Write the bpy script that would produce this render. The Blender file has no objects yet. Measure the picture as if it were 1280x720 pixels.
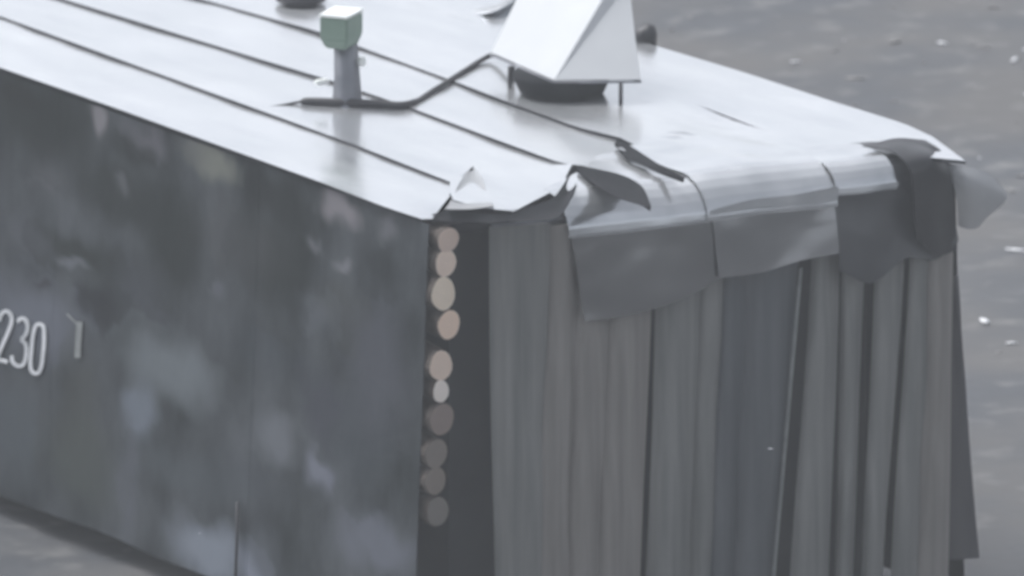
import bpy, bmesh, math, random
from mathutils import Vector, noise
random.seed(7)
sc = bpy.context.scene
COL = sc.collection

# ------------------------------------------------------------------ camera
AZ, PITCH, DIST, FPX = 0.5768, 0.2362, 100.0, 19175.0
TGT = Vector((0.6445, 0.0, 2.5265))
DIRV = Vector((math.sin(AZ)*math.cos(PITCH), math.cos(AZ)*math.cos(PITCH), -math.sin(PITCH)))
RIGHT = Vector((math.cos(AZ), -math.sin(AZ), 0.0))
UPV = RIGHT.cross(DIRV)
EYE = TGT - DIRV*DIST
cam = bpy.data.cameras.new("camera")
cam.sensor_width = 36.0
cam.lens = 36.0*FPX/1280.0
cam.clip_start = 1.0
cam.clip_end = 5000.0
cam.dof.use_dof = True
cam.dof.focus_distance = 85.0
cam.dof.aperture_fstop = 4.2
co = bpy.data.objects.new("camera", cam)
COL.objects.link(co)
co.location = EYE
co.rotation_euler = DIRV.to_track_quat('-Z', 'Y').to_euler()
sc.camera = co

# ------------------------------------------------------------------ light
SUN_EL, SUN_AZ = math.radians(58), math.radians(338)
w = bpy.data.worlds.new("World")
sc.world = w
w.use_nodes = True
nt = w.node_tree
sky = nt.nodes.new("ShaderNodeTexSky")
sky.sky_type = 'NISHITA'
sky.sun_disc = False
sky.sun_elevation = SUN_EL
sky.sun_rotation = SUN_AZ
sky.air_density = 0.6
sky.dust_density = 4.0
sky.ozone_density = 1.0
nt.nodes["Background"].inputs[1].default_value = 0.15
hs = nt.nodes.new("ShaderNodeHueSaturation")      # a grey cloud deck, not a blue sky
hs.inputs["Saturation"].default_value = 0.22
nt.links.new(sky.outputs[0], hs.inputs["Color"])
tn = nt.nodes.new("ShaderNodeMix"); tn.data_type = 'RGBA'; tn.blend_type = 'MULTIPLY'
tn.inputs[0].default_value = 1.0
tn.inputs[7].default_value = (.978, .995, 1.03, 1)
nt.links.new(hs.outputs[0], tn.inputs[6])
nt.links.new(tn.outputs[2], nt.nodes["Background"].inputs[0])
sl = bpy.data.lights.new("sun", 'SUN')
sl.energy = 0.8
sl.angle = math.radians(30)
sl.color = (1.0, 0.985, 0.965)
so = bpy.data.objects.new("sun", sl)
COL.objects.link(so)
sdir = Vector((math.sin(SUN_AZ)*math.cos(SUN_EL), math.cos(SUN_AZ)*math.cos(SUN_EL), math.sin(SUN_EL)))
so.rotation_euler = sdir.to_track_quat('Z', 'Y').to_euler()
so.location = (0, 0, 40)
sc.view_settings.view_transform = 'Standard'
sc.view_settings.look = 'None'
sc.view_settings.gamma = 1.0
sc.view_settings.exposure = 0.86

# ------------------------------------------------------------------ helpers
H = 3.05
LEAN = 0.045                        # outward lean of the side sheets
def ray(px, py):
    return (DIRV + RIGHT*((px-640)/FPX) + UPV*((360-py)/FPX))
def roof(px, py, h=0.0):            # point on the roof plane
    d = ray(px, py)
    return EYE + d*((H+h-EYE.z)/d.z)
def end(px, py, d0=0.0):            # point on the end face y = -0.1 x - d0
    d = ray(px, py)
    t = (-d0 - 0.1*EYE.x - EYE.y)/(d.y + 0.1*d.x)
    return EYE + d*t
def side(px, py, o=0.0):            # point on the leaning side sheet
    d = ray(px, py)                 # x = -LEAN*(H-z) - o
    t = (-LEAN*H - o - EYE.x + LEAN*EYE.z)/(d.x - LEAN*d.z)
    return EYE + d*t

ROOTLOC = Vector((2.0, 3.6, 0.0))
def link(name, me, mat=None, parent=None, smooth=True):
    o = bpy.data.objects.new(name, me)
    COL.objects.link(o)
    if mat: me.materials.append(mat)
    if smooth:
        for p in me.polygons: p.use_smooth = True
    if parent is not None:
        o.parent = parent
        if parent.type == 'EMPTY':
            o.location = -parent.location
    return o
def from_bm(name, bm, mat, parent=None, smooth=False):
    bmesh.ops.recalc_face_normals(bm, faces=bm.faces)
    me = bpy.data.meshes.new(name)
    bm.to_mesh(me); bm.free()
    return link(name, me, mat, parent, smooth)
def tag(o, label=None, cat=None, group=None, kind=None):
    for k, v in (("label", label), ("category", cat), ("group", group), ("kind", kind)):
        if v: o[k] = v
    return o
def solid(o, th, off=-1.0, rim=False):
    m = o.modifiers.new("thickness", 'SOLIDIFY')
    m.thickness = th; m.offset = off
    if rim:
        o.data.materials.append(M['deck']); m.material_offset_rim = 1
    e = o.modifiers.new("crisp", 'EDGE_SPLIT'); e.split_angle = math.radians(40)
    return o
def cr(p0, p1, p2, p3, t):
    return 0.5*((2*p1) + (p2-p0)*t + (2*p0-5*p1+4*p2-p3)*t*t + (3*p1-p0-3*p2+p3)*t*t*t)
def spline(pts, n):
    m = len(pts)-1
    out = []
    for i in range(n+1):
        f = i/n*m; k = min(int(f), m-1); t = f-k
        p0 = pts[k-1] if k > 0 else pts[0]*2-pts[1]
        p3 = pts[k+2] if k+2 <= m else pts[m]*2-pts[m-1]
        out.append(cr(p0, pts[k], pts[k+1], p3, t))
    return out
def polyl(pts, n):                   # even sampling of a broken line of tuples
    v = [Vector(p) for p in pts]
    L = [0]
    for a, b in zip(v, v[1:]): L.append(L[-1]+(b-a).length)
    out = []
    for i in range(n+1):
        s = L[-1]*i/n
        k = 0
        while k < len(v)-2 and L[k+1] < s: k += 1
        t = (s-L[k])/max(1e-9, L[k+1]-L[k])
        out.append(v[k].lerp(v[k+1], t))
    return out
def grid_mesh(name, rows):           # rows of equal length -> mesh
    nv = len(rows[0])
    vs = [p for r in rows for p in r]
    fs = []
    for i in range(len(rows)-1):
        for j in range(nv-1):
            a = i*nv+j
            fs.append((a, a+1, a+nv+1, a+nv))
    me = bpy.data.meshes.new(name)
    me.from_pydata([tuple(v) for v in vs], [], fs)
    me.update()
    uv = me.uv_layers.new(name="UVMap")
    nr = len(rows)
    for poly in me.polygons:
        for li in poly.loop_indices:
            vi = me.loops[li].vertex_index
            uv.data[li].uv = ((vi % nv)/(nv-1), (vi//nv)/(nr-1))
    return me
def patch(name, ctrl, mat, parent, nu=20, nv=20, th=0.006, jit=0.0, off=-1.0):
    rows = [spline(r, nv) for r in ctrl]
    cols = [spline([r[j] for r in rows], nu) for j in range(nv+1)]
    rows = [[cols[j][i] for j in range(nv+1)] for i in range(nu+1)]
    if jit:
        rows = [[p + Vector((0, -1, .6))*noise.noise(p*3.1)*jit for p in r] for r in rows]
    o = link(name, grid_mesh(name, rows), mat, parent)
    return solid(o, th, off)
def box(bm, c, s, rot=None):
    r = bmesh.ops.create_cube(bm, size=1.0)
    for v in r['verts']:
        p = Vector((v.co.x*s[0], v.co.y*s[1], v.co.z*s[2]))
        if rot: p = rot @ p
        v.co = p + Vector(c)
    return r['verts']
def tube(bm, pts, r, seg=8):
    rings = []
    for i, p in enumerate(pts):
        a = pts[max(0, i-1)]; b = pts[min(len(pts)-1, i+1)]
        t = (b-a).normalized()
        n = t.orthogonal().normalized() if abs(t.z) > .9 else t.cross(Vector((0, 0, 1))).normalized()
        m = t.cross(n)
        rr = r[i] if isinstance(r, (list, tuple)) else r
        rings.append([bm.verts.new(p + (n*math.cos(k*2*math.pi/seg)+m*math.sin(k*2*math.pi/seg))*rr) for k in range(seg)])
    for a, b in zip(rings, rings[1:]):
        for k in range(seg):
            bm.faces.new((a[k], a[(k+1) % seg], b[(k+1) % seg], b[k]))
    bm.faces.new(rings[0][::-1]); bm.faces.new(rings[-1])

# ------------------------------------------------------------------ materials
def mat(name, base, rough=0.5, metal=0.0, tint=None, scale=3.0, amt=0.5, bump=0.0, bscale=20.0, detail=6.0,
        stretch=(1, 1, 1), rvar=0.0, attr=None, spec=0.5, coat=0.0):
    m = bpy.data.materials.new(name)
    m.use_nodes = True
    t = m.node_tree
    b = t.nodes["Principled BSDF"]
    b.inputs["Roughness"].default_value = rough
    b.inputs["Metallic"].default_value = metal
    b.inputs["Specular IOR Level"].default_value = spec
    b.inputs["Coat Weight"].default_value = coat
    b.inputs["Coat Roughness"].default_value = 0.25
    tc = t.nodes.new("ShaderNodeTexCoord")
    mp = t.nodes.new("ShaderNodeMapping")
    mp.inputs["Scale"].default_value = stretch
    t.links.new(tc.outputs["Object"], mp.inputs[0])
    n = t.nodes.new("ShaderNodeTexNoise")
    n.inputs["Scale"].default_value = scale
    n.inputs["Detail"].default_value = detail
    n.inputs["Roughness"].default_value = 0.55
    t.links.new(mp.outputs[0], n.inputs["Vector"])
    r = t.nodes.new("ShaderNodeValToRGB")
    r.color_ramp.elements[0].position = 0.5-amt*0.5
    r.color_ramp.elements[1].position = 0.5+amt*0.5
    r.color_ramp.elements[0].color = (*base, 1)
    r.color_ramp.elements[1].color = (*(tint or base), 1)
    t.links.new(n.outputs["Fac"], r.inputs[0])
    col = r.outputs[0]
    if attr:
        at = t.nodes.new("ShaderNodeAttribute"); at.attribute_name = attr
        mx = t.nodes.new("ShaderNodeMix"); mx.data_type = 'RGBA'
        t.links.new(at.outputs["Alpha"], mx.inputs[0])
        t.links.new(col, mx.inputs[6]); t.links.new(at.outputs["Color"], mx.inputs[7])
        col = mx.outputs[2]
    t.links.new(col, b.inputs["Base Color"])
    if rvar:
        mr = t.nodes.new("ShaderNodeMapRange")
        mr.inputs[1].default_value = 0.3; mr.inputs[2].default_value = 0.7
        mr.inputs[3].default_value = rough-rvar; mr.inputs[4].default_value = rough+rvar
        t.links.new(n.outputs["Fac"], mr.inputs[0]); t.links.new(mr.outputs[0], b.inputs["Roughness"])
    if bump:
        n2 = t.nodes.new("ShaderNodeTexNoise")
        n2.inputs["Scale"].default_value = bscale; n2.inputs["Detail"].default_value = 4
        t.links.new(mp.outputs[0], n2.inputs["Vector"])
        bp = t.nodes.new("ShaderNodeBump"); bp.inputs["Strength"].default_value = bump
        bp.inputs["Distance"].default_value = 0.02
        t.links.new(n2.outputs["Fac"], bp.inputs["Height"]); t.links.new(bp.outputs[0], b.inputs["Normal"])
    return m

M = {}
M['roof'] = mat("wet_roof_steel", (.51, .535, .555), .20, .70, (.69, .705, .72), 1.5, .55, 0, rvar=.05, stretch=(2.2, .6, 1))
M['flap'] = mat("wet_sheet_shaded", (.020, .023, .027), .20, 0, (.035, .039, .044), 2.2, .7, 0, rvar=.03, coat=.8)  # roof sheet darkened for the shade below the bend
M['flap_grey'] = mat("wet_sheet_half_shaded", (.050, .054, .060), .22, 0, (.07, .075, .082), 2.2, .7, 0, rvar=.03, coat=.8)
M['flap'].node_tree.nodes["Principled BSDF"].inputs["IOR"].default_value = 2.7
M['flap_grey'].node_tree.nodes["Principled BSDF"].inputs["IOR"].default_value = 2.7
M['shade_black'] = mat("shade_black_sheet", (.014, .015, .018), .9, 0, (.024, .026, .03), 4, spec=.1)  # near-black stand-in for shade in the roof gaps and under the hood
M['fold_gloss'] = mat("shaded_glossy_sheet", (.010, .011, .014), .35, 0, (.018, .019, .023), 4, spec=.4)
M['flap_c'] = mat("sheet_shaded_right", (.034, .037, .043), .3, 0, (.05, .054, .06), 3, spec=.6)
M['deck'] = mat("dark_deck", (.020, .021, .025), .85, 0, (.035, .036, .041), 4, spec=.15)
M['side'] = mat("dirty_side_steel", (.004, .008, .009), .55, 0, (.078, .087, .096), 1.5, .42, .2, 7.0, detail=9, stretch=(1, 1.15, .75), rvar=.06, attr="dirt", spec=.12)
M['strip'] = mat("grey_rubber", (.130, .137, .133), .46, 0, (.222, .222, .214), 1.6, .4, .1, 8.0, stretch=(8, 8, .4))
M['strip_warm'] = mat("muddy_rubber", (.170, .160, .149), .5, 0, (.262, .248, .233), 1.8, .4, .1, 8.0, stretch=(8, 8, .4))
M['strip_dark'] = mat("dark_rubber", (.040, .040, .046), .55, 0, (.055, .054, .058), 1.8, .4, stretch=(8, 8, .4))
M['strip_blue'] = mat("blue_grey_rubber", (.062, .072, .082), .46, 0, (.10, .108, .118), 1.6, .4, .1, 8.0, stretch=(8, 8, .4))
M['hull'] = mat("dark_hull", (.028, .032, .036), .75, 0, (.045, .05, .054), 2.0)
M['paint'] = mat("white_paint", (.40, .42, .44), .6, 0, (.70, .72, .74), 7, .4)
M['smear'] = mat("pale_smear", (.15, .165, .162), .65, 0, (.26, .275, .27), 12, .5)
M['hood'] = mat("white_hood", (.41, .43, .45), .5, 0, (.48, .50, .515), 1.6, .5)
M['dark'] = mat("black_fitting", (.022, .023, .027), .5, 0, (.04, .04, .046), 6)
M['boxgreen'] = mat("grey_green_paint", (.15, .225, .175), .5, 0, (.20, .275, .225), 5)
M['lid'] = mat("pale_lid", (.78, .82, .78), .4, 0, (.84, .86, .84), 5)
M['post'] = mat("wet_grey_post", (.17, .18, .205), .42, .3, (.25, .26, .285), 6)
M['bark'] = mat("bark", (.05, .04, .033), .8, 0, (.09, .072, .06), 12, .4, .6, 30)
M['plastic'] = mat("cloudy_plastic", (.34, .355, .37), .4, 0, (.42, .43, .44), 4)
M['plastic'].node_tree.nodes["Principled BSDF"].inputs["Alpha"].default_value = .6

# ------------------------------------------------------------------ ground
def ground_mat():
    m = bpy.data.materials.new("wet_mud"); m.use_nodes = True
    t = m.node_tree; b = t.nodes["Principled BSDF"]
    tc = t.nodes.new("ShaderNodeTexCoord")
    n1 = t.nodes.new("ShaderNodeTexNoise"); n1.inputs["Scale"].default_value = 0.55; n1.inputs["Detail"].default_value = 7
    n2 = t.nodes.new("ShaderNodeTexNoise"); n2.inputs["Scale"].default_value = 3.2; n2.inputs["Detail"].default_value = 5
    for n in (n1, n2): t.links.new(tc.outputs["Object"], n.inputs["Vector"])
    r = t.nodes.new("ShaderNodeValToRGB")
    r.color_ramp.elements[0].position = .40; r.color_ramp.elements[0].color = (.056, .061, .069, 1)
    r.color_ramp.elements[1].position = .60; r.color_ramp.elements[1].color = (.100, .099, .099, 1)
    t.links.new(n1.outputs["Fac"], r.inputs[0])
    r2 = t.nodes.new("ShaderNodeValToRGB")
    r2.color_ramp.elements[0].position = .54; r2.color_ramp.elements[0].color = (0, 0, 0, 1)
    r2.color_ramp.elements[1].position = .78; r2.color_ramp.elements[1].color = (1, 1, 1, 1)
    t.links.new(n2.outputs["Fac"], r2.inputs[0])
    mx = t.nodes.new("ShaderNodeMix"); mx.data_type = 'RGBA'
    mx.inputs[7].default_value = (.155, .155, .152, 1)
    t.links.new(r2.outputs[0], mx.inputs[0]); t.links.new(r.outputs[0], mx.inputs[6])
    t.links.new(mx.outputs[2], b.inputs["Base Color"])
    mr = t.nodes.new("ShaderNodeMapRange")
    mr.inputs[1].default_value = .35; mr.inputs[2].default_value = .65
    b.inputs["Specular IOR Level"].default_value = .35
    mr.inputs[3].default_value = .55; mr.inputs[4].default_value = .8
    t.links.new(n1.outputs["Fac"], mr.inputs[0]); t.links.new(mr.outputs[0], b.inputs["Roughness"])
    bp = t.nodes.new("ShaderNodeBump"); bp.inputs["Strength"].default_value = .35; bp.inputs["Distance"].default_value = .03
    t.links.new(n2.outputs["Fac"], bp.inputs["Height"]); t.links.new(bp.outputs[0], b.inputs["Normal"])
    return m
def gz(x, y):
    return .03*noise.noise(Vector((x*.5, y*.5, 0))) + .014*noise.noise(Vector((x*2.1, y*2.1, 5))) - .03
xs = [-600, -200, -80, -40] + [-20+.25*i for i in range(241)] + [60, 100, 200, 600]
ys = [-600, -200, -80, -40] + [-20+.25*i for i in range(241)] + [60, 100, 200, 600]
g = link("ground", grid_mesh("ground", [[Vector((x, y, gz(x, y))) for x in xs] for y in ys]), ground_mat())
tag(g, kind="structure")

# ------------------------------------------------------------------ the vehicle
V = bpy.data.objects.new("armoured_vehicle", None)
COL.objects.link(V); V.location = ROOTLOC
tag(V, "boxy armoured vehicle with dark sides numbered 230, pale roof and hanging strip curtain", "armoured vehicle")

YB = 7.7; W = 3.9
bm = bmesh.new()
box(bm, (2.03, 4.0, 1.49), (3.3, 7.3, 2.86))
bm.verts.ensure_lookup_table()
hull = from_bm("hull", bm, M['hull'], V)
bm = bmesh.new(); box(bm, (2.0, 3.85, 2.955), (3.75, 7.55, .07)); from_bm("roof_deck", bm, M['deck'], V)
bm = bmesh.new()                      # front trim under the roof sheets
a, b_ = end(614, 282, .0), end(706, 274, .0)
tube(bm, [a, a.lerp(b_, .5), b_], .022, 8)
from_bm("edge_trim", bm, M['post'], V, True)
for x in (.78, 3.2):                  # tracks behind the skirts
    bm = bmesh.new()
    prof = [(y, z) for y, z in ((.9, .06), (6.6, .03), (7.1, .3), (7.2, .6), (6.9, .9), (1.0, .95), (.6, .7), (.55, .4))]
    lo = [bm.verts.new((x-.28, y, z-.02)) for y, z in prof]; hi = [bm.verts.new((x+.28, y, z-.02)) for y, z in prof]
    n = len(prof)
    for k in range(n): bm.faces.new((lo[k], lo[(k+1) % n], hi[(k+1) % n], hi[k]))
    bm.faces.new(lo); bm.faces.new(hi[::-1])
    from_bm("track", bm, M['dark'], V)

# side sheets with the dirt that is on them
DIRT = [(50, 150, 70, 50, (.010, .015, .014), .85), (150, 245, 60, 40, (.010, .015, .014), .85), (215, 300, 36, 60, (.010, .015, .014), .85), (345, 330, 40, 60, (.010, .015, .014), .85), (330, 440, 50, 36, (.05, .06, .07), .5), (450, 560, 34, 60, (.045, .055, .064), .6), (380, 470, 16, 40, (.03, .032, .042), .6), (230, 590, 60, 30, (.075, .088, .095), .6), (100, 500, 24, 60, (.085, .09, .082), .5),  # px, py, rx, ry, linear colour, strength
 (125, 147, 13, 17, (.25, .235, .245), .9), (185, 172, 25, 16, (.13, .125, .14), .8), (268, 203, 26, 20, (.20, .205, .17), .9),
 (424, 262, 22, 20, (.27, .25, .26), .9), (485, 287, 14, 12, (.19, .19, .20), .7),
 (45, 400, 55, 48, (.155, .165, .195), .75), (215, 462, 55, 40, (.17, .19, .20), .85), (175, 512, 20, 42, (.19, .215, .25), .8),
 (345, 545, 26, 26, (.165, .175, .19), .8), (402, 592, 20, 24, (.21, .22, .26), .8), (262, 688, 44, 34, (.25, .275, .315), .9),
 (315, 712, 20, 30, (.26, .28, .33), .9), (470, 680, 50, 36, (.16, .17, .20), .8), (395, 390, 22, 26, (.125, .135, .15), .7),
 (390, 305, 14, 9, (.2, .2, .215), .7), (428, 327, 9, 6, (.25, .25, .26), .7), (150, 230, 12, 8, (.14, .14, .15), .6),
 (60, 222, 30, 20, (.12, .12, .13), .6), (245, 190, 20, 14, (.15, .15, .14), .5), (270, 362, 12, 16, (.15, .155, .175), .6),
 (95, 318, 46, 24, (.010, .015, .012), .85), (56, 352, 13, 9, (.028, .028, .034), .9), (120, 385, 32, 28, (.010, .012, .016), .85), (170, 190, 30, 22, (.008, .012, .012), .8), (330, 240, 26, 24, (.008, .011, .012), .8), (365, 262, 22, 40, (.010, .014, .014), .8), (20, 118, 30, 16, (.008, .01, .01), .8), (475, 330, 26, 30, (.012, .016, .018), .6),
 (105, 575, 42, 60, (.064, .074, .066), .8), (175, 360, 40, 40, (.05, .055, .064), .7), (408, 515, 30, 44, (.052, .055, .07), .8),
 (420, 380, 30, 40, (.07, .075, .07), .6), (310, 600, 50, 36, (.066, .074, .084), .6), (300, 300, 60, 50, (.066, .068, .07), .6),
 (20, 540, 40, 60, (.078, .092, .102), .7), (470, 460, 40, 90, (.080, .084, .10), .8), (90, 330, 22, 8, (.19, .20, .22), .7),
 (330, 690, 20, 40, (.10, .11, .125), .7), (160, 600, 14, 80, (.105, .112, .13), .7), (35, 300, 34, 30, (.105, .11, .125), .6)]
DW = []
for px, py, rx, ry, c, s in DIRT:
    p = side(px, py); q1 = side(px+rx, py+rx*.35); q2 = side(px, py+ry)
    DW.append((p.y, p.z, abs(q1.y-p.y), abs(q2.z-p.z), c, s))
def wall_x(y, z, o=0.0):
    return -LEAN*(H-z) - o + .007*noise.noise(Vector((y*1.3, z*1.3, 3)))
def side_sheet(y0, y1, o, zb):
    ny = max(8, int((y1-y0)/.03)); nz = 96
    rows = []
    for i in range(ny+1):
        y = y0+(y1-y0)*i/ny
        r = []
        for j in range(nz+1):
            z0 = zb(y)
            z = z0+(3.035-z0)*j/nz
            r.append(Vector((wall_x(y, z, o), y, z)))
        rows.append(r)
    me = grid_mesh("side_sheet", rows)
    at = me.color_attributes.new("dirt", 'FLOAT_COLOR', 'POINT')
    for i, v in enumerate(me.vertices):
        y, z = v.co.y, v.co.z
        yy = y + .09*noise.fractal(Vector((y*3, z*3, 0)), 1, 2, 3) ; zz = z + .09*noise.fractal(Vector((y*3, z*3, 9)), 1, 2, 3)
        c = Vector((0, 0, 0)); A = 0.0
        for cy, cz, ry, rz, cc, s in DW:
            d2 = ((yy-cy)/ry)**2 + ((zz-cz)/rz)**2
            if d2 > 3.0: continue
            a = s*max(0, min(1, 1.45-d2**.5*.95))
            a = a*a*(3-2*a) if a < 1 else a
            c = c.lerp(Vector(cc), a) if A > 0 else Vector(cc)
            A = A+(1-A)*a
        at.data[i].color = (c.x*.78, c.y*.8, c.z*.82, A*.92)
    o_ = link("side_sheet", me, M['side'], V)
    return solid(o_, .003, 0)
zb = lambda y: .14 + .03*noise.noise(Vector((y*.9, 0, 0)))
cuts = [(-.005, 2.10, .0), (2.05, 3.42, .0015), (3.38, 4.62, .0), (4.58, 6.2, .0015), (6.16, 7.7, 0)]
for y0, y1, o in cuts: side_sheet(y0, y1, o, zb)
# far side and rear, plain sheets
for k in range(4):
    y0, y1 = -.3+2.0*k, -.3+2.0*k+1.99
    solid(link("side_sheet", grid_mesh("side_sheet", [[Vector((W+.03+.035*(H-z), y, z)) for z in (.03, 1, 2, 2.99)] for y in (y0, (y0+y1)/2, y1)]), M['side'], V), .01)
solid(link("rear_sheet", grid_mesh("rear_sheet", [[Vector((x, YB+.02, z)) for z in (.4, 1.5, 2.98)] for x in (-.02, 1.3, 2.6, 3.93)]), M['side'], V), .01)

# number 230 : painted strokes on the sheet
def ribbon_px(bm, pts, wpx, f, n=26):
    p = spline([Vector((x, y, 0)) for x, y in pts], n)
    prev = None
    for i, q in enumerate(p):
        t = (p[min(n, i+1)]-p[max(0, i-1)]).normalized()
        nn = Vector((-t.y, t.x, 0))*wpx/2
        a = bm.verts.new(f(q.x+nn.x, q.y+nn.y)); b = bm.verts.new(f(q.x-nn.x, q.y-nn.y))
        if prev: bm.faces.new((prev[0], prev[1], b, a))
        prev = (a, b)
def onside(px, py):
    p = side(px, py, .0)
    p.x = wall_x(p.y, p.z, 0.0)-.016
    return p
digits = {
 'two': [[(1.5, 401), (3.5, 393), (9, 388.5), (15, 392), (17, 401), (13, 414), (6, 430), (-1, 447)], [(-2, 448.5), (5, 450), (12.5, 452)]],
 'three': [[(24, 402), (29, 397.5), (35, 400.5), (37, 410), (34, 419), (29, 424)], [(29, 424), (35, 431), (35.5, 444), (32, 455), (25, 457), (19, 452), (17.5, 444)]],
 'zero': [[(51.5, 404.5), (57, 408), (58, 420), (57, 440), (54.5, 458), (50.5, 466), (44, 465), (41, 456), (42, 438), (44, 418), (47, 407), (51.5, 404.5)]]}
for k, strokes in digits.items():
    bm = bmesh.new()
    for s in strokes: ribbon_px(bm, s, 4.6, onside)
    o = from_bm("painted_digit", bm, M['paint'], V); solid(o, .004, 0)
bm = bmesh.new(); ribbon_px(bm, [(86, 392), (93, 399), (99, 405)], 1.8, onside); ribbon_px(bm, [(102, 402), (101, 418), (100, 434), (99.5, 447)], 7.0, onside)
solid(from_bm("paint_smear", bm, M['smear'], V), .004, 0)
# dark rod added to draw the shade of a slit in the lower edge
bm = bmesh.new(); tube(bm, [side(297, 628, .03), side(296, 680, .035), side(294, 728, .03)], .011); from_bm("skirt_slit_shade", bm, M['dark'], V, True)

# ---- roof sheets : strips between two long seam lines, slightly dented
def strip_sheet(lo, hi, h0, nl=60, nc=8, lift=None, amp=.008, m='roof', seed=0):
    A = polyl([(*p, 0) for p in lo], nl); B = polyl([(*p, 0) for p in hi], nl)
    rows = []
    for i in range(nl+1):
        r = []
        for j in range(nc+1):
            q = A[i].lerp(B[i], j/nc)
            p0 = roof(q.x, q.y)
            h = h0 + amp*noise.noise(Vector((p0.x*1.5, p0.y*.8, seed))) + .4*amp*noise.noise(Vector((p0.x*4, p0.y*3, seed)))
            if lift:
                for lx, ly, lr, lh in lift:
                    d = math.hypot(q.x-lx, (q.y-ly)*1.6)/lr
                    if d < 1: h += lh*(1-d)**2
            p = roof(q.x, q.y, h)
            r.append(p)
        rows.append(r)
    o = link("roof_sheet", grid_mesh("roof_sheet", rows), M[m], V)
    return solid(o, .02, rim=True)
# near sheet along the eave
strip_sheet([(-200, 19), (0, 88), (140, 137), (270, 184), (400, 231), (480, 262), (528, 278), (540, 277)],
            [(-200, -52), (0, 19.5), (180, 85), (320, 135.5), (450, 183), (540, 218), (575, 224), (592, 211)],
            .0, lift=[(592, 210, 60, .07), (540, 278, 40, -.03)])
# second
strip_sheet([(-200, -48), (0, 23.5), (180, 89), (320, 139.5), (450, 187), (565, 232), (560, 252), (600, 263), (642, 268)],
            [(-200, -94), (80, -3), (320, 70), (410, 97), (510, 131), (620, 172), (700, 204), (716, 209), (700, 238)],
            .018, lift=[(716, 208, 40, .03), (642, 268, 34, -.02)], seed=3)
# third
strip_sheet([(-200, -90), (80, 2.5), (320, 76), (410, 103), (510, 137), (620, 178), (702, 208), (740, 212), (812, 232)],
            [(-100, -98), (250, -2), (395, 38), (570, 100.5), (640, 128), (720, 158), (768, 176), (800, 196), (836, 216)],
            .036, seed=6)
# fourth
strip_sheet([(-100, -94), (250, 2), (395, 42), (570, 106), (640, 133), (720, 162), (776, 176), (820, 198), (850, 214)],
            [(150, -92), (470, -2), (540, 10), (620, 36), (740, 84), (860, 130), (960, 168), (1010, 182), (1040, 188)],
            .054, lift=[(850, 170, 70, .035), (900, 160, 60, -.02)], seed=9)
# fifth, to the far edge
strip_sheet([(150, -89), (470, 2), (540, 15), (620, 41), (740, 84), (860, 130), (960, 168), (1010, 182), (1040, 188)],
            [(240, -150), (600, -20), (720, 24), (820, 61), (930, 94), (1040, 130), (1130, 158), (1165, 174), (1207, 205)],
            .054, lift=[(1200, 205, 60, -.02), (1050, 128, 60, .02)], seed=9)
# curled corner near the top of the picture
patch("curled_sheet", [[roof(545, 12, .01), roof(585, 21, .02), roof(612, 22, .03), roof(630, 14, .04), roof(650, 2, .04)],
                       [roof(548, 6, .05), roof(588, 14, .07), roof(614, 14, .12), roof(636, 4, .14), roof(656, -10, .12)],
                       [roof(552, -2, .03), roof(592, 4, .03), roof(620, 2, .04), roof(640, -8, .06), roof(660, -20, .05)]], M['roof'], V, th=.008)
# lower white sheet seen inside the lifted seam at the front edge
patch("torn_sheet", [[roof(712, 214, -.02), roof(722, 213, -.02), roof(734, 216, -.02)],
                     [roof(706, 236, -.02), roof(728, 235, -.02), roof(750, 236, -.02)],
                     [roof(702, 262, -.02), roof(735, 259, -.02), roof(770, 254, -.02)]], M['roof'], V, th=.006)

# ---- flaps bent down over the end, their dark colours standing for shade on the bend
def bent_flap(cols, rad, h, m, flare=0.0, amp=.012, name="bent_flap"):
    """sheet lying on the roof, rolled over the end and hanging down; cols = (top px, top py, bottom px, bottom py, reach back, proud)"""
    grid = []
    for pxt, pyt, pxb, pyb, back, d in cols:
        top = end(pxt, pyt, d); bot = end(pxb, pyb, d+flare)
        xt, xb = top.x, bot.x
        yf = -.1*xt-d; r = rad
        zc = H+h-r
        pr = []
        for k in range(5):
            pr.append(Vector((xt, yf+r+back*(1-k/5), H+h)))
        for k in range(7):
            a = math.pi/2*k/6
            pr.append(Vector((xt, yf+r-r*math.sin(a), zc+r*math.cos(a))))
        for k in range(1, 8):
            t = k/7
            x = xt+(xb-xt)*t
            rag = .05*noise.noise(Vector((x*3.1, d*9, rad*7)))*t*t
            pr.append(Vector((x, -.1*x-d-flare*t, zc+(bot.z-zc)*t+rag)))
        grid.append(pr)
    n = len(grid[0])
    rows = [[g_[i] for g_ in grid] for i in range(n)]
    rows = [spline(r, 30) for r in rows]
    out = []
    for i in range(30*3+1):
        f = i/90*(n-1); k = min(int(f), n-2)
        out.append([rows[k][q].lerp(rows[k+1][q], f-k) for q in range(31)])
    out = [[p + Vector((0, -1, .7))*amp*(1.6*noise.noise(p*1.9)+.6*noise.noise(p*4.7)) for p in r] for r in out]
    return solid(link(name, grid_mesh(name, out), M[m], V), .005)
bent_flap([(714, 270, 732, 400, .03, .10), (765, 264, 778, 398, .22, .11), (815, 258, 818, 388, .42, .12), (856, 250, 858, 366, .55, .12), (912, 238, 912, 348, .62, .12)], .24, .07, 'flap', .02, .022)
bent_flap([(889, 244, 900, 349, .55, .135), (940, 236, 947, 342, .60, .135), (992, 228, 1004, 327, .62, .135), (1044, 220, 1047, 321, .62, .135)], .26, .085, 'flap_grey', .03, .020)
bent_flap([(1044, 232, 1047, 338, .30, .13), (1085, 226, 1088, 352, .36, .14), (1126, 220, 1130, 326, .34, .13), (1164, 214, 1166, 322, .22, .08), (1190, 216, 1196, 300, .02, .02)], .17, .075, 'flap_c', .0, .03)
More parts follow.
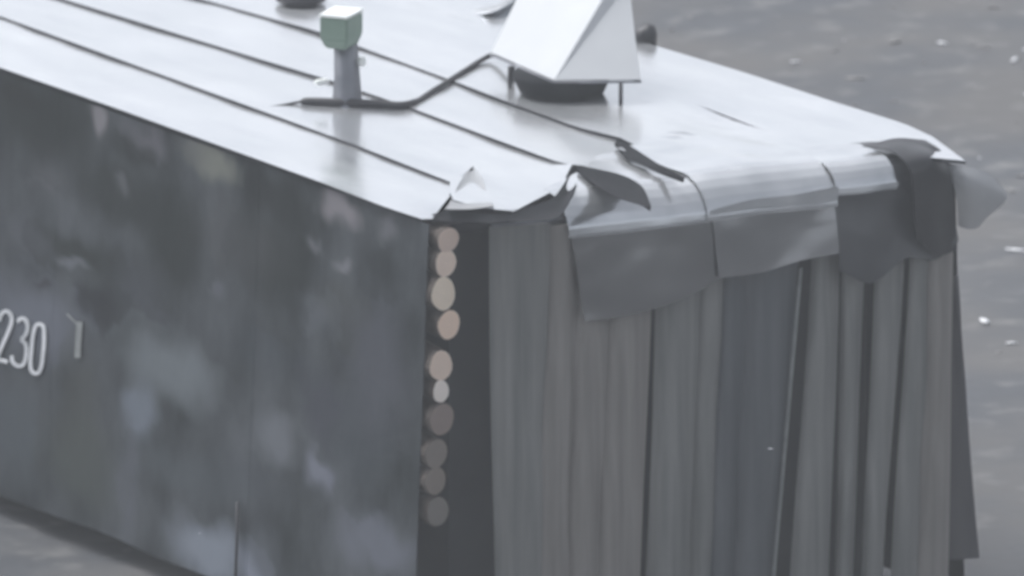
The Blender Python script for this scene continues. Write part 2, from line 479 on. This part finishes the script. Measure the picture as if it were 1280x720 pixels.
# pale upper copies of these sheets, painting the bend from light to dark
bent_flap([(712, 268, 716, 288, .03, .13), (765, 262, 768, 287, .25, .14), (815, 256, 817, 280, .50, .15), (856, 248, 858, 272, .75, .15), (912, 237, 912, 260, .85, .15)], .27, .085, 'roof', .0, .018, "roof_sheet")
bent_flap([(884, 242, 887, 262, .80, .165), (940, 234, 942, 253, .85, .165), (992, 226, 994, 246, .85, .165), (1048, 218, 1049, 236, .80, .165)], .28, .105, 'roof', .0, .018, "roof_sheet")
bent_flap([(1046, 226, 1047, 244, .34, .16), (1090, 216, 1092, 234, .36, .165), (1122, 209, 1126, 226, .26, .15)], .2, .095, 'roof', .0, .016, "roof_sheet")
patch("corner_fold", [[roof(1078, 184, .13), roof(1118, 174, .13), roof(1156, 176, .10)],
                      [roof(1112, 188, .12), roof(1146, 182, .10), roof(1176, 190, .06)],
                      [end(1136, 208, .20), end(1164, 200, .16), end(1187, 216, .07)],
                      [end(1142, 240, .21), end(1170, 236, .15), end(1193, 250, .05)],
                      [end(1142, 272, .20), end(1170, 276, .14), end(1195, 280, .04)],
                      [end(1146, 300, .18), end(1172, 318, .13), end(1197, 312, .04)]], M['fold_gloss'], V, 26, 16, th=.005, jit=.02)  # black colour stands for shade where the corner turns steep
# front edge: black sheets painted in as shade of open gaps, plus one pale crumple
def edge_piece(lower, upper, h, m='shade_black'):
    lo = spline([roof(x, y, h) for x, y in lower], 16); up = spline([roof(x, y, h+.01) for x, y in upper], 16)
    rows = [[a.lerp(b, t) + Vector((0, -.3, 1))*(-.03*math.sin(math.pi*t)) for t in (0, .25, .5, .75, 1)] for a, b in zip(lo, up)]
    return solid(link("fold_gap_shade", grid_mesh("fold_gap_shade", rows), M[m], V), .004)
edge_piece([(632, 277), (664, 277), (698, 272), (712, 250), (728, 213)], [(640, 266), (664, 258), (688, 250), (702, 234), (717, 208)], .10)
edge_piece([(722, 214), (744, 232), (768, 246), (792, 254), (813, 260)], [(722, 207), (752, 213), (782, 221), (804, 235), (814, 258)], .135)
edge_piece([(768, 180), (784, 198), (806, 208), (830, 217), (854, 224)], [(771, 174), (790, 184), (812, 198), (834, 212), (856, 222)], .125)
edge_piece([(556, 262), (588, 262), (618, 258)], [(574, 228), (590, 209), (604, 224)], .05, 'plastic')
edge_piece([(536, 276), (560, 277), (590, 278), (618, 279), (645, 276)], [(540, 268), (562, 264), (592, 267), (620, 268), (648, 268)], .0)
patch("plastic_curl", [[end(1180, 206, .0), end(1206, 208, .05), end(1234, 217, .05), end(1257, 238, .0)],
                       [end(1190, 226, .03), end(1210, 226, .12), end(1236, 236, .12), end(1258, 248, .03)],
                       [end(1196, 250, .03), end(1214, 256, .10), end(1234, 262, .10), end(1250, 258, .03)],
                       [end(1198, 282, .0), end(1210, 286, .05), end(1222, 284, .05), end(1232, 272, .0)]], M['plastic'], V, 16, 16, th=.004)

# ---- strip curtain on the end : each strip hangs on its own
def strip(t0, t1, b0, b1, ty, by, d0, d1, m, bow=.055, wob=.03):
    rows = []
    n = 26
    ph = random.uniform(0, 9)
    wpx = abs(t1-t0)
    fold_n = max(1, round(wpx/45)); fold_a = (.02 if wpx > 45 else .008) if wpx > 20 else 0
    for i in range(n+1):
        f = i/n
        l = t0+(b0-t0)*f; r = t1+(b1-t1)*f
        y = ty+(by-ty)*f
        row = []
        for j in range(13):
            g_ = j/12
            px = l+(r-l)*g_ + 1.2*math.sin(f*5+ph)
            d = d0+(d1-d0)*f + bow*(1-(2*g_-1)**2) + wob*noise.noise(Vector((g_*1.5, f*4, ph)))
            d += fold_a*math.sin(g_*fold_n*math.pi*2+ph)*(.3+.7*f)
            row.append(end(px, y-(px-l)*.07, d))
        rows.append(row)
    o = link("curtain_strip", grid_mesh("curtain_strip", rows), M[m], V)
    return solid(o, .010)
S = [ # top l, r, bottom l, r, ytop, ybot, depth top, bottom, material
 (611, 688, 619, 672, 284, 800, .0, .05, 'strip'),
 (684, 724, 668, 712, 282, 796, -.01, .04, 'strip_warm'),
 (716, 772, 708, 754, 290, 790, -.02, .04, 'strip_warm'),
 (766, 815, 748, 798, 290, 790, -.01, .05, 'strip_warm'),
 (823, 880, 805, 862, 320, 785, .0, .05, 'strip'),
 (876, 910, 858, 886, 320, 780, -.02, .03, 'strip'),
 (904, 938, 882, 914, 320, 780, -.01, .03, 'strip_blue'),
 (934, 999, 910, 962, 318, 775, .01, .05, 'strip_blue'),
 (1016, 1048, 986, 1034, 318, 770, .0, .05, 'strip'),
 (1055, 1081, 1043, 1061, 318, 765, -.01, .04, 'strip'),
 (1094, 1129, 1078, 1100, 318, 760, .0, .05, 'strip'),
 (1139, 1166, 1113, 1147, 300, 755, .0, .05, 'strip'),
 (1162, 1192, 1143, 1182, 290, 755, .01, .06, 'strip_warm')]
for s in S: strip(*s)
# pale rolled edge of one strip and the dark strip at the far corner
bm = bmesh.new(); tube(bm, [end(1001+(962-1001)*k/6, 335+(775-335)*k/6, .05+.005*k) for k in range(7)], .013, 8)
from_bm("strip_edge", bm, M['smear'], V, True)
bm = bmesh.new(); tube(bm, [end(938+(912-938)*k/6, 350+(775-350)*k/6, .01+.005*k) for k in range(7)], .010, 8)
from_bm("strip_edge", bm, M['strip_warm'], V, True)
o = strip(1186, 1195, 1182, 1224, 345, 700, -.06, -.02, 'strip_dark', bow=.0)
# ---- hood on legs
HB = .23
N_, L_, R_ = roof(692, 101, HB), roof(613, 66, HB), roof(801, 100, HB)
F_ = L_+R_-N_
TH = .54
N2, L2, R2 = roof(765, -20, HB+TH), roof(672, -57, HB+TH), roof(787, -23, HB+TH)
F2 = L2+R2-N2
hood_bm = bmesh.new()
lo = [hood_bm.verts.new(p) for p in (N_, R_, F_, L_)]; hi = [hood_bm.verts.new(p) for p in (N2, R2, F2, L2)]
for k in range(4): hood_bm.faces.new((lo[k], lo[(k+1) % 4], hi[(k+1) % 4], hi[k]))
hood_bm.faces.new(hi); hood_bm.faces.new(lo[::-1])
bmesh.ops.bevel(hood_bm, geom=[e for e in hood_bm.edges], offset=.006, segments=2, affect='EDGES')
hood = from_bm("sensor_hood", hood_bm, M['hood'], V, False)
bm = bmesh.new()
rim = [N_, R_, F_, L_]
for k in range(4):
    tube(bm, [rim[k]-Vector((0, 0, .012)), rim[(k+1) % 4]-Vector((0, 0, .012))], .009, 6)
from_bm("rim", bm, M['post'], hood, True)
for px, py in ((637, 83), (776, 104)):
    a = roof(px, py, HB-.01); bm = bmesh.new()
    tube(bm, [a, Vector((a.x, a.y, H))], .014, 8); from_bm("leg", bm, M['dark'], hood, True)
for q in (F_*.9+N_*.1, L_*.85+R_*.15):
    bm = bmesh.new(); tube(bm, [q-Vector((0, 0, .01)), Vector((q.x, q.y, H))], .014, 8); from_bm("leg", bm, M['dark'], hood, True)
ctr = (N_+F_)/2; ctr = ctr.lerp(N_, .3)
bm = bmesh.new()
tube(bm, [Vector((ctr.x, ctr.y, H+.0)), Vector((ctr.x, ctr.y, H+.10)), Vector((ctr.x, ctr.y, H+.19)), Vector((ctr.x, ctr.y, H+.218))], [.22, .29, .33, .33], 28)
from_bm("hood_shade_drum", bm, M['shade_black'], V, True)  # black drum added to put shade under the hood
# dark cap beyond the hood
c0 = roof(806, 64, .0)
bm = bmesh.new()
tube(bm, [c0, c0+Vector((0, 0, .12)), c0+Vector((0, 0, .165)), c0+Vector((-.01, 0, .18))], [.075, .085, .07, .03], 18)
from_bm("dark_cap", bm, M['dark'], V, True)
# mushroom vent at the top edge
c1 = roof(376, 18, .0)
bm = bmesh.new()
tube(bm, [c1, c1+Vector((0, 0, .10))], [.10, .12], 22)
from_bm("vent", bm, M['dark'], V, True)
bm = bmesh.new()
tube(bm, [c1+Vector((0, 0, .10)), c1+Vector((0, 0, .12)), c1+Vector((0, 0, .18)), c1+Vector((0, 0, .20))], [.17, .18, .13, .04], 22)
from_bm("vent_cap", bm, M['dark'], V, True)

# ---- mast with its head box
mb = roof(434, 137, .0)
bm = bmesh.new()
def ring(bm, c, wx, wy, z, rot=.35):
    ca, sa = math.cos(rot), math.sin(rot)
    return [bm.verts.new((c.x+ca*sx*wx-sa*sy*wy, c.y+sa*sx*wx+ca*sy*wy, c.z+z)) for sx, sy in ((-1, -1), (1, -1), (1, 1), (-1, 1))]
def loft(rings):
    for a, b in zip(rings, rings[1:]):
        for k in range(4): bm.faces.new((a[k], a[(k+1) % 4], b[(k+1) % 4], b[k]))
    bm.faces.new(rings[0][::-1]); bm.faces.new(rings[-1])
loft([ring(bm, mb, .105, .075, 0), ring(bm, mb, .088, .065, .08), ring(bm, mb, .076, .06, .22), ring(bm, mb+Vector((-.01, 0, 0)), .07, .055, .46)])
bmesh.ops.bevel(bm, geom=list(bm.edges), offset=.012, segments=2, affect='EDGES')
mast = from_bm("mast", bm, M['post'], V, True)
hb = mb+Vector((-.045, 0, 0))
bm = bmesh.new()
loft([ring(bm, hb, .10, .075, .44, .6), ring(bm, hb, .135, .10, .51, .6), ring(bm, hb, .135, .10, .66, .6)])
bmesh.ops.bevel(bm, geom=list(bm.edges), offset=.01, segments=2, affect='EDGES')
from_bm("head_box", bm, M['boxgreen'], mast)
bm = bmesh.new(); loft([ring(bm, hb, .14, .105, .663, .6), ring(bm, hb, .135, .10, .68, .6)])
from_bm("lid", bm, M['lid'], mast)
for dx, z, s in ((-.17, .19, (.10, .05, .035)), (.095, .33, (.05, .05, .06)), (.05, .02, (.05, .06, .04))):
    bm = bmesh.new(); box(bm, mb+RIGHT*dx+Vector((0, 0, z))-Vector((0, .07 if z < .1 else 0, 0)), s)
    bmesh.ops.bevel(bm, geom=list(bm.edges), offset=.008, segments=2, affect='EDGES')
    from_bm("bracket", bm, M['lid'], mast)

# ------------------------------------------------------------------ cable lying on the roof
bm = bmesh.new()
cp = [roof(322, 137, .03), roof(352, 132, .04), roof(380, 127, .06), roof(420, 128, .065), roof(470, 129.5, .065), roof(510, 131, .065), roof(545, 111, .07), roof(580, 89, .085), roof(604, 74, .10), roof(618, 69, .12), roof(640, 76, .16)]
tube(bm, spline(cp, 60), [.010 if k < 12 else (.028 if k < 32 else .018) for k in range(61)], 8)
cb = from_bm("cable", bm, M['dark'], None, True)
tag(cb, "bent dark cable lying across the pale roof from the mast foot to the white hood", "cable")

# ------------------------------------------------------------------ logs in the corner column
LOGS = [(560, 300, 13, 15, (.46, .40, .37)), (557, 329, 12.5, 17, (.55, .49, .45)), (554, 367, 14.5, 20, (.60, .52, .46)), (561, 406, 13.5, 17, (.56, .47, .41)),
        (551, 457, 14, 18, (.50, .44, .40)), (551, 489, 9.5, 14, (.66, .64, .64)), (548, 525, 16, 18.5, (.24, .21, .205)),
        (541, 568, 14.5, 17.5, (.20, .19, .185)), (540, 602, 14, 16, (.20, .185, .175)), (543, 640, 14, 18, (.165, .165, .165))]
WORDS = ["topmost log end of the corner column, half tucked under the roof sheet", "second log end from the top, pale oval sawn face below the roof corner",
         "third log end from the top, the largest bright tan face of the corner column", "fourth log end from the top, set slightly right of the others in the column",
         "pale log end just above the narrow whitest one in the corner column", "narrow whitest log end halfway down the corner column",
         "wide dull brown log end directly below the narrow whitest one", "third log end from the bottom, dull grey-brown face in the corner column",
         "second log end from the bottom, grey muddy round face", "lowest log end of the corner column, nearly black with mud"]
for (px, py, rx, ry, c), wd in zip(LOGS, WORDS):
    p = end(px, py, .055)
    bm = bmesh.new()
    RX, RZ = rx/161*1.1, ry/187*1.12
    if py > 500: p.x += .025; RX *= .93
    sg = 16; ph = random.uniform(0, 6)
    rings = []
    for y, k in ((0.0, .93), (.012, 1.0), (.25, 1.0), (1.3, 1.0)):
        rings.append([bm.verts.new((p.x+(.035 if y > .2 else 0)+(.05 if y > 1 else 0)+RX*k*math.cos(a)*(1+.05*math.sin(3*a+ph)), p.y+y, p.z+RZ*k*math.sin(a)*(1+.05*math.sin(2*a+ph)))) for a in [2*math.pi*i/sg for i in range(sg)]])
    for a, b in zip(rings, rings[1:]):
        for i in range(sg): bm.faces.new((a[i], a[(i+1) % sg], b[(i+1) % sg], b[i]))
    bm.faces.new(rings[-1])
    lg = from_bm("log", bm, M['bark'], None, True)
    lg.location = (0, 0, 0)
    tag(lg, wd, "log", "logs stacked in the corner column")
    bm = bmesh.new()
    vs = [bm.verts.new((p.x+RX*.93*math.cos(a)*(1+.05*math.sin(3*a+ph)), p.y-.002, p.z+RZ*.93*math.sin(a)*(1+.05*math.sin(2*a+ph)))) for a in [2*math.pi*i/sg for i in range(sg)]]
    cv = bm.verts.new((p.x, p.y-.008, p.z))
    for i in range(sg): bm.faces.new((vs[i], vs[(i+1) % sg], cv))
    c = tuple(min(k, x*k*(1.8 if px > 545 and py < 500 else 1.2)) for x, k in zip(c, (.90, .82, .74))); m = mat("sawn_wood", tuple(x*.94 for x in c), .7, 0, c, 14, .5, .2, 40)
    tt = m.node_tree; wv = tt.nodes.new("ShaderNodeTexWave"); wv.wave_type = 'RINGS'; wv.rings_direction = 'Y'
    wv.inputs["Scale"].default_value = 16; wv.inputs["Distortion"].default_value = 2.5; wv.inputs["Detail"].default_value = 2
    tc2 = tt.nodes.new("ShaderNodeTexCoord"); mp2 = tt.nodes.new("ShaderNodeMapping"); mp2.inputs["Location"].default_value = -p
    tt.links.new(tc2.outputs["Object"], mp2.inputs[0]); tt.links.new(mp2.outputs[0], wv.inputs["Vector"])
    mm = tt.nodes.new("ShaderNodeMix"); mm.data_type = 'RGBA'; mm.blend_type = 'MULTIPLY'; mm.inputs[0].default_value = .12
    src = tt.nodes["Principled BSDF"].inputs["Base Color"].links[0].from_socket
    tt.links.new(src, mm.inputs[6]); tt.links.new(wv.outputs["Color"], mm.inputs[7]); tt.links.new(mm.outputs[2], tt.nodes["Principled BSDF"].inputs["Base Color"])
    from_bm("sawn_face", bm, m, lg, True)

# ------------------------------------------------------------------ white bits painted as glints on the ground, gravel, sleet in the air
T_ = bmesh.new(); bmesh.ops.create_icosphere(T_, subdivisions=1, radius=1.0)
ICO_V = [v.co.copy() for v in T_.verts]; ICO_F = [[v.index for v in f.verts] for f in T_.faces]; T_.free()
def flecks(name, pts, m):
    vs, fs = [], []
    for p, r in pts:
        s = Vector((r*random.uniform(.8, 3.4), r*random.uniform(.6, 1.3), r*random.uniform(.3, .6)))
        a = random.uniform(0, 3.14); ca, sa = math.cos(a), math.sin(a); k = len(vs)
        for v in ICO_V:
            x, y, z = v.x*s.x, v.y*s.y, v.z*s.z
            vs.append((x*ca-y*sa+p.x, x*sa+y*ca+p.y, z+p.z))
        fs += [[i+k for i in f] for f in ICO_F]
    me = bpy.data.meshes.new(name); me.from_pydata(vs, [], fs)
    o = link(name, me, m); o["kind"] = "stuff"
    return o
sleet_glint = mat("sleet_glint", (.74, .76, .78), .25, 0, (.86, .87, .88), 5)
pts = []
while len(pts) < 900:
    x, y = random.uniform(-14, 26), random.uniform(-14, 40)
    if -.3 < x < 4.3 and -.6 < y < 8: continue
    pts.append((Vector((x, y, gz(x, y)+.008)), random.choice((.008, .011, .014, .018, .024, .032))))
flecks("ground_glints", pts, sleet_glint)
stone = mat("wet_stone", (.05, .05, .055), .4, 0, (.24, .235, .225), 6, .6)
pts = []
while len(pts) < 2600:
    x, y = random.uniform(-12, 22), random.uniform(-12, 34)
    if -.3 < x < 4.3 and -.6 < y < 8: continue
    pts.append((Vector((x, y, gz(x, y)+.002)), random.choice((.01, .014, .018, .026, .036))))
flecks("gravel", pts, stone)
pts = []
for _ in range(30):
    pts.append((Vector((random.uniform(-5, 9), random.uniform(-7, 9), random.uniform(.2, 6))), random.choice((.005, .007, .010, .016))))
pts = [p for p in pts if not (-.2 < p[0].x < 4.2 and -.4 < p[0].y < 8 and p[0].z < 4)]
flecks("falling_sleet", pts, sleet_glint)

# ------------------------------------------------------------------ rainy air
bm = bmesh.new(); box(bm, (0, 0, 14.0), (1240, 1240, 30.0+2.0))
hz = from_bm("haze", bm, None, None); hz["kind"] = "stuff"
hm = bpy.data.materials.new("rain_haze"); hm.use_nodes = True
t = hm.node_tree
t.nodes.remove(t.nodes["Principled BSDF"])
pv = t.nodes.new("ShaderNodeVolumePrincipled")
pv.inputs["Color"].default_value = (.90, .94, .97, 1)
pv.inputs["Density"].default_value = 0.0010
pv.inputs["Anisotropy"].default_value = 0.0
t.links.new(pv.outputs[0], t.nodes["Material Output"].inputs["Volume"])
hz.data.materials.append(hm)
